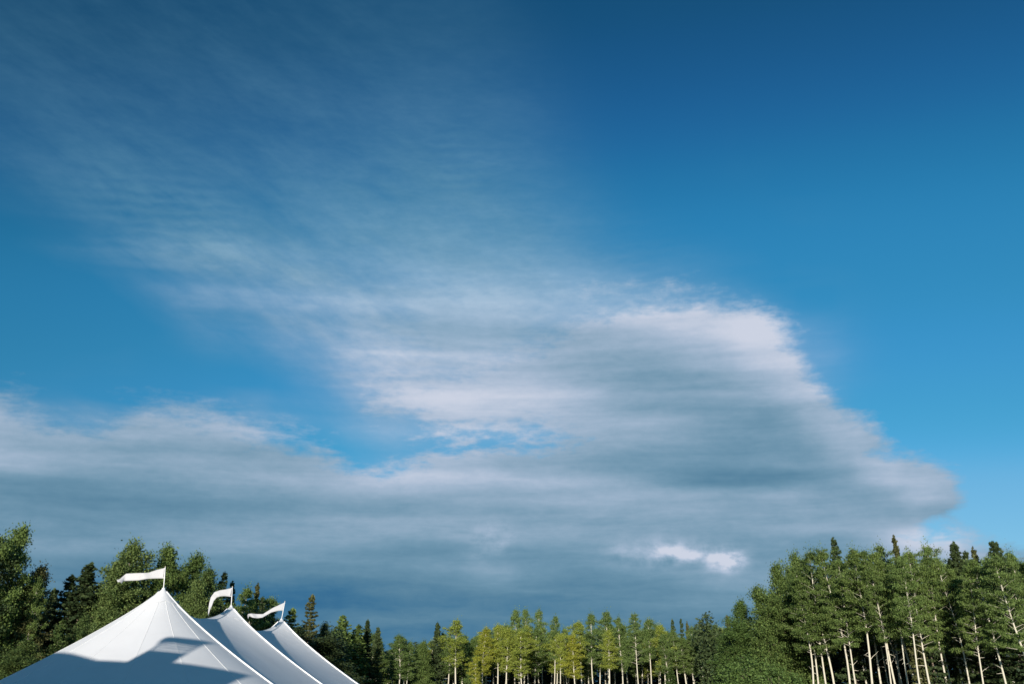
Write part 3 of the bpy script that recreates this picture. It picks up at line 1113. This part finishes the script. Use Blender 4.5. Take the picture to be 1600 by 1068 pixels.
T('spruce', 1, 456, 950, 90, 1.2, 'small dark blunt tree right of the third peak', 'aspen_deep')
T('spruce', 1, 487, 929, 92, 1.0, 'tall lone spruce standing over the right slope of the tent', 'spruce_olive')
T('poplar', 3, 505, 975, 96, .6, 'small dark tree between the tall lone spruce and the broad one', 'spruce')
# bushes between the wood and the tent's left slope
T('poplar', 1, 50, 1000, 56, .62, 'bright leafy bush low at the left above the tent slope', 'poplar')
T('poplar', 0, 22, 1015, 55, .6, 'lowest leafy bush in the lower left corner', 'poplar')
T('spruce', 4, 97, 966, 58, .62, 'small young spruce above the left tent slope', 'poplar')
T('poplar', 3, 131, 962, 60, .45, 'small sunlit sapling between the young spruce and the poplars', 'poplar')
# pale leaning birch trunk in the dark of the left wood
e = tree('aspen', 2, (at(99, 905, 63).x - 1.2, 63, -.05), at(99, 905, 63).z, .35,
         'pale leaning trunk with hardly any leaves in the dark left wood', None, 'aspen_deep', lean=(4, 0))

# ------------------------------------------------------------------ the wood in the middle distance
T('spruce', 2, 535, 961, 112, 1.45, 'broad grey-green conifer, first in the middle wood right of the tent', 'aspen_green')
T('spruce', 4, 559, 975, 114, 1.45, 'green conifer right beside the broad grey-green one', 'aspen_green')
T('spruce', 0, 574, 968, 118, .9, 'dark spruce, left of the pair of spruces right of the tent')
T('spruce', 2, 591, 979, 116, .85, 'dark spruce, right of the pair of spruces right of the tent')
T('poplar', 0, 520, 990, 108, .9, 'low bushy tree against the end of the tent slope', 'aspen_green')
T('aspen', 1, 627, 992, 122, .8, 'green aspen with one thin pale stem at the low gap in the treeline')
T('aspen', 5, 651, 994, 124, .75, 'aspen leaning right, right half of the leaning pair', None, None, (4, 0))
T('aspen', 3, 640, 1002, 124, .6, 'aspen leaning right, left half of the leaning pair', None, None, (4, 0))
T('poplar', 1, 668, 1002, 126, .65, 'low dark green tree between the leaning pair and the lone mid spruce', 'aspen_deep')
T('spruce', 0, 685, 972, 130, .95, 'dark pointed spruce standing alone above the middle treeline')
T('aspen', 3, 696, 988, 132, .7, 'thin aspen tucked against the right side of the pointed middle spruce', 'aspen_green')
T('aspen', 0, 718, 968, 124, 1.08, 'large aspen with a long bright trunk left of the yellow aspen', 'aspen_light')
T('poplar', 3, 741, 999, 130, .7, 'low green tree between the large aspen and the yellow one', 'aspen_green')
T('aspen', 1, 756, 981, 126, .85, 'yellowest aspen of the middle wood, turning early', 'aspen_yellow')
T('aspen', 4, 742, 1024, 122, .5, 'small orange-yellow sapling below the yellow aspen', 'aspen_yellow')
T('aspen', 2, 777, 976, 128, .95, 'yellow-green aspen just right of the yellowest one', 'aspen_light')
T('aspen', 3, 792, 979, 126, .95, 'yellow-green aspen under the tall clump of three tops', 'aspen_light')
T('aspen', 0, 810, 953, 136, .95, 'leftmost of the three tall tops in the middle wood')
T('aspen', 5, 827, 953, 136, .85, 'middle one of the three tall tops in the middle wood')
T('aspen', 1, 841, 954, 136, .85, 'rightmost of the three tall tops in the middle wood')
T('aspen', 4, 820, 985, 124, .9, 'lower yellow-green aspen in front of the three tall tops', 'aspen_light')
T('aspen', 5, 861, 963, 130, .75, 'narrow pointed aspen right of the three tall tops')
T('aspen', 2, 874, 990, 126, .7, 'low yellow-green aspen in the dip after the narrow pointed one', 'aspen_light')
T('aspen', 4, 887, 981, 134, .7, 'small grey-green aspen top in the dip of the treeline')
T('aspen', 1, 897, 992, 124, .85, 'olive yellow aspen right of the dip in the treeline', 'aspen_yellow')
T('aspen', 2, 907, 971, 128, .85, 'light aspen with a pointed top before the twin round tops', 'aspen_light')
T('aspen', 3, 926, 958, 132, .88, 'left one of the twin round-topped aspens')
T('aspen', 0, 950, 955, 130, 1.02, 'right and taller one of the twin round-topped aspens')
T('aspen', 5, 943, 985, 122, .9, 'yellow-green aspen in front between the twin round tops', 'aspen_light')
T('aspen', 4, 966, 964, 132, .85, 'aspen between the twin round tops and the big branching one')
T('tall_aspen', 1, 987, 960, 122, .80, 'big aspen with the brightest branching trunk in the middle wood', 'aspen_green')
T('aspen', 2, 1010, 967, 130, .85, 'aspen just right of the big branching one')
T('aspen', 3, 1028, 976, 126, .85, 'yellowish aspen before the row of little spruce tips', 'aspen_light')
T('aspen', 0, 1040, 990, 124, .8, 'low olive aspen under the row of little spruce tips')
T('spruce', 1, 1051, 967, 150, .8, 'first of the little spruce tips in the middle wood, counted from the left')
T('spruce', 3, 1064, 966, 150, .75, 'second of the little spruce tips in the middle wood')
T('slim_spruce', 1, 1073, 970, 150, .9, 'thin olive spruce tip right behind the second little tip')
T('spruce', 4, 1092, 967, 150, .8, 'little green spruce tip standing apart to the right')
T('aspen', 5, 1058, 984, 128, .8, 'aspen below the first two little spruce tips')
T('aspen', 1, 1077, 980, 130, .8, 'aspen with bare pale stem below the thin spruce tip')
T('aspen', 2, 1092, 984, 128, .7, 'dark aspen beneath the little green spruce tip')
T('aspen', 4, 1105, 976, 132, .75, 'narrow aspen near the bare stems left of the big wood')
T('aspen', 0, 1119, 975, 130, .85, 'round aspen top over the cluster of bare pale stems')
T('spruce', 2, 1136, 961, 142, .85, 'brownish spruce tip at the foot of the big right wood', 'spruce_olive')
T('poplar', 3, 1140, 985, 112, .9, 'green leafy tree joining the middle wood to the right wood', 'shrub')

# ------------------------------------------------------------------ the big wood on the right
T('poplar', 1, 1166, 939, 98, .85, 'small leafy tree stepping down left of the big right wood', 'shrub')
T('poplar', 2, 1150, 972, 92, .9, 'full green tree low on the left flank of the right wood', 'shrub')
T('poplar', 0, 1191, 918, 90, .88, 'leafy tree forming the left shoulder of the right wood', 'aspen_deep')
T('poplar', 3, 1212, 884, 92, .95, 'rounded left front crown of the right wood', 'aspen_deep')
T('poplar', 2, 1238, 868, 94, .85, 'high crown just inside the left corner of the right wood', 'aspen_deep')
T('tall_aspen', 2, 1262, 862, 84, .92, 'aspen whose trunk is the first long pale one of the right wood', None, None, (-1.5, 0))
T('spruce', 4, 1299, 841, 89, 1.2, 'dark tufted spruce tip poking from the round top of the right wood')
T('tall_aspen', 0, 1284, 860, 82, .88, 'aspen with the second long pale trunk from the left in the right wood', None, None, (-1.5, 0))
T('tall_aspen', 3, 1318, 857, 78, .92, 'aspen with a tall thick pale trunk below the tufted spruce', None, None, (-1, 0))
T('tall_aspen', 5, 1340, 860, 84, .9, 'aspen with the crown right of the tufted spruce top')
T('tall_aspen', 4, 1360, 866, 78, .85, 'aspen over the tight pair of thin trunks', None, None, (-1, 0))
T('tall_aspen', 1, 1380, 853, 80, .90, 'aspen crown just left of the thin spruce spire', None, None, (-2, 0))
T('slim_spruce', 0, 1395, 838, 76, .9, 'thin bare-looking spruce spire, highest point of the right wood')
T('tall_aspen', 2, 1404, 862, 74, .78, 'aspen with a long pale trunk and yellow leaf tuft', None, None, (-2, 0))
T('spruce', 1, 1421, 864, 76, 0.75, 'small spruce tip right of the thin spire')
T('tall_aspen', 4, 1432, 872, 76, .78, 'aspen with a straight pale trunk right of the yellow tuft', None, None, (-1, 0))
T('tall_aspen', 0, 1452, 852, 78, .85, 'light green domed aspen crown in the middle of the right wood', 'aspen_green', None, (-1, 0))
T('spruce', 0, 1487, 849, 76, 1.19, 'dark cone-shaped spruce left of the two close spruce tips')
T('tall_aspen', 3, 1470, 872, 74, .66, 'aspen with a trunk rising between domed crown and cone spruce')
T('tall_aspen', 1, 1490, 885, 76, .8, 'aspen crown hanging in front of the cone-shaped spruce')
T('spruce', 3, 1511, 861, 76, 1.00, 'left one of two close dark spruce tips')
T('slim_spruce', 1, 1519, 854, 76, 0.88, 'right and thinner one of two close dark spruce tips')
T('tall_aspen', 5, 1514, 878, 70, .75, 'aspen with a slender leaning trunk below the two close tips', 'aspen_green', None, (-2.5, 0))
T('spruce', 2, 1552, 845, 72, 1.19, 'broadest dark spruce near the right edge')
T('tall_aspen', 2, 1556, 872, 66, .80, 'aspen with the thickest forked pale trunk at lower right', 'aspen_green', None, (-1.5, 0))
T('tall_aspen', 3, 1590, 862, 76, .78, 'airy aspen cut by the right edge of the photo', 'aspen_green')
T('tall_aspen', 0, 1622, 868, 74, .9, 'aspen mostly outside the right edge with only its left branches showing')
T('tall_aspen', 4, 1538, 885, 80, .7, 'darker aspen between the thickest trunk and the slender leaning one')
T('tall_aspen', 1, 1246, 876, 86, .8, 'slim aspen whose stem ends low beneath the left corner crown')
T('tall_aspen', 5, 1302, 872, 80, .72, 'slim aspen between the second pale trunk and the thick one', 'aspen_green', None, (-1, 0))
T('tall_aspen', 3, 1350, 884, 76, .62, 'left stem of the tight pair of thin trunks', None, None, (-1.5, 0))
T('tall_aspen', 4, 1371, 880, 76, .66, 'right stem of the tight pair of thin trunks', 'aspen_green', None, (-1.5, 0))
T('tall_aspen', 1, 1392, 872, 72, .70, 'slim aspen directly below the thin spruce spire', 'aspen_green', None, (-2, 0))
T('tall_aspen', 5, 1476, 890, 70, .62, 'bent slim aspen crossing before the domed crown', None, None, (-3, 0))
T('tall_aspen', 0, 1535, 880, 74, .66, 'slim aspen just left of the broadest dark spruce', 'aspen_green', None, (-1, 0))
T('tall_aspen', 1, 1574, 878, 72, .68, 'slim aspen between the thickest forked trunk and the right edge', None, None, (-1, 0))
T('shrub', 0, 1165, 1024, 74, 1.25, 'large round leafy shrub at the foot of the right wood')
T('shrub', 1, 1205, 1040, 72, 1.0, 'low shrub right of the large round one')
T('spruce', 4, 1046, 1042, 100, .85, 'small young conifer before the trunks of the middle wood', 'shrub')

# ------------------------------------------------------------------ trees deeper in the woods, between and behind the front ones
def deeper(n, u0, u1, vfun, Y0, Y1, kinds, places, what, leaves, wide, seed):
    """places: list of (right-hand limit in the layout, wording)"""
    rr = random.Random(seed)
    for k in range(n):
        u = u0 + (u1 - u0) * (k + rr.random()) / n
        Y = rr.uniform(Y0, Y1)
        kd = rr.choice(kinds)
        nv = {'aspen': 6, 'tall_aspen': 6, 'poplar': 4, 'spruce': 5, 'slim_spruce': 2, 'shrub': 3}[kd]
        v = vfun(u) + rr.uniform(0, 18)
        where = [p for lim, p in places if u <= lim][0]
        tree_px(kd, rr.randrange(nv), u, v, Y, wide * rr.uniform(.85, 1.2), '%s %s' % (what, where), rr.choice(leaves),
                '%s %s' % (what.replace('tree', 'trees').replace('aspen', 'aspens', 1), where), (rr.uniform(-1.5, 1.5), 0))


mid_places = [(600, 'behind the pair of spruces right of the tent'), (670, 'behind the leaning pair of aspens'),
              (735, 'behind the pointed middle spruce'), (790, 'behind the yellowest aspen'),
              (850, 'behind the three tall tops'), (905, 'in the dip of the treeline'), (975, 'behind the twin round tops'),
              (1045, 'behind the big branching aspen'), (1400, 'behind the row of little spruce tips')]
right_places = [(1275, 'behind the left corner of the right wood'), (1350, 'behind the tufted spruce tip'),
                (1420, 'behind the thin spruce spire'), (1475, 'behind the domed aspen crown'),
                (1530, 'behind the cone-shaped spruce and the two close tips'), (2000, 'behind the trees at the right edge')]
left_places = [(60, 'behind the bushy tree at the left edge'), (150, 'behind the ragged thin-tipped spruce'),
               (250, 'behind the first flag'), (340, 'behind the second flag'), (430, 'behind the third flag'),
               (900, 'behind the tall lone spruce')]
mid_line = lambda u: float(np.interp(u, [500, 600, 640, 700, 800, 850, 880, 950, 1050, 1140], [985, 990, 1010, 990, 972, 972, 994, 974, 984, 980]))
deeper(74, 500, 1145, mid_line, 130, 150, ['aspen'], mid_places, 'aspen deeper in the wood',
       ['aspen_green', 'aspen_light', 'aspen_green'], 1.0, 11)
deeper(34, 490, 1150, lambda u: mid_line(u) + 12, 150, 165, ['spruce', 'poplar'], mid_places, 'dark tree closing the wood', ['spruce'], 1.1, 12)
right_line = lambda u: float(np.interp(u, [1150, 1180, 1215, 1250, 1300, 1600], [985, 950, 905, 882, 870, 872]))
deeper(26, 1225, 1650, right_line, 84, 98, ['tall_aspen'], right_places, 'aspen deeper in the wood', ['aspen_deep', 'aspen_green'], .85, 13)
deeper(24, 1190, 1670, lambda u: right_line(u) + 26, 100, 114, ['spruce', 'poplar'], right_places, 'dark tree closing the wood', ['spruce'], 1.2, 14)
deeper(18, -60, 520, lambda u: float(np.interp(u, [0, 150, 350, 520], [905, 915, 935, 990])), 80, 98, ['spruce', 'poplar'], left_places,
       'dark tree closing the wood', ['spruce'], 1.2, 15)

# ------------------------------------------------------------------ dense undergrowth closing the woods
def undergrowth(label, x0, x1, yf, depth, hgt, n, m_, seed):
    r_ = np.random.default_rng(seed)
    x = r_.uniform(x0, x1, n)
    top = hgt * (0.86 + .09 * np.sin(x * .9 + seed) + .05 * np.sin(x * 2.3 + 1))
    z = r_.uniform(0, 1, n) ** .7 * top
    y = yf(x) + r_.uniform(0, depth, n)
    V, F = leaf_quads(np.stack([x, y, z], axis=1), .34)
    o = bpy.data.objects.new('undergrowth', mesh('undergrowth', V, F, M[m_]))
    link(o)
    tag(o, label, 'undergrowth', kind='stuff')


undergrowth('dark undergrowth and young trees deep in the middle wood', -42, 40, lambda x: 168 + 0 * x, 8, 14.5, 80000, 'spruce', 1)
undergrowth('dark undergrowth deep in the right wood', 26, 85, lambda x: 116 + 0 * x, 8, 14, 50000, 'spruce', 2)
undergrowth('dark undergrowth deep in the left wood', -85, -20, lambda x: 100 + 0 * x, 8, 11, 50000, 'spruce', 3)

# ------------------------------------------------------------------ unseen stepped building, added out of frame to cast the shadow on the tent
caster_o = Vector((-20.3, 14.0, 0))
lodge = thing('added_shadow_building', caster_o + Vector((0.12, 0, -0.12)), 'unseen building added left of the viewer, its stepped roofline shaped to shade the tent', 'lodge')
lodge.rotation_euler = (0, 0, -SUN_AZ)


def prism(prof, y0, y1):
    n = len(prof)
    V = [(x - caster_o.x, y0, z) for x, z in prof] + [(x - caster_o.x, y1, z) for x, z in prof]
    F = [tuple(range(n))[::-1], tuple(range(n, 2 * n))]
    F += [(i, (i + 1) % n, n + (i + 1) % n, n + i) for i in range(n)]
    return V, F


part('wall', prism([(-26.4, 0), (-16.35, 0), (-16.2, 6.3), (-16.28, 7.1), (-20.0, 6.9), (-21.2, 6.95), (-22.9, 7.3), (-26.4, 7.9)], -7.0, -0.3), M['wood'], lodge, False)
part('roof', prism([(-26.9, 8.2), (-26.9, 8.45), (-22.9, 7.70), (-21.2, 7.28), (-20.0, 7.26), (-18.5, 7.44), (-16.2, 7.48), (-16.12, 7.2),
                    (-16.28, 7.102), (-20.0, 6.902), (-21.2, 6.952), (-22.9, 7.302), (-26.4, 7.902)], -7.4, 0.0), M['wood'], lodge, False)
part('tower_base', prism([(-19.95, 7.24), (-18.42, 7.40), (-18.40, 8.00), (-19.70, 7.98)], -1.6, -0.02), M['wood'], lodge, False)
part('tower_roof', prism([(-19.75, 8.66), (-18.45, 8.86), (-18.40, 8.97), (-19.66, 8.77)], -1.7, 0.06), M['wood'], lodge, False)
for k in range(5):
    z = 8.07 + k * 0.13
    part('louvre', prism([(-19.66, z), (-18.45, z + .04), (-18.45, z + .10), (-19.66, z + .06)], -0.16, -0.06), M['wood'], lodge, False)  # slats and gaps shaped to make this part of the cast shadow paler
for x in (-19.68, -18.50):
    part('tower_post', prism([(x, 7.9), (x + .08, 7.9), (x + .08, 8.75), (x, 8.75)], -0.3, -0.2), M['wood'], lodge, False)
M['glass'] = plain_mat('window_glass', (0.03, 0.04, 0.05), 0.08)
for x in (-24.6, -22.4, -18.4):
    fr = part('window', prism([(x, 1.0), (x + 1.2, 1.0), (x + 1.2, 2.4), (x, 2.4)], -0.3, -0.22), M['web'], lodge, False)
    o = part('pane', prism([(x + .1, 1.1), (x + 1.1, 1.1), (x + 1.1, 2.3), (x + .1, 2.3)], -0.25, -0.21), M['glass'], fr, False)
dr = part('door', prism([(-20.8, 0), (-19.7, 0), (-19.7, 2.1), (-20.8, 2.1)], -0.3, -0.23), M['pole'], lodge, False)
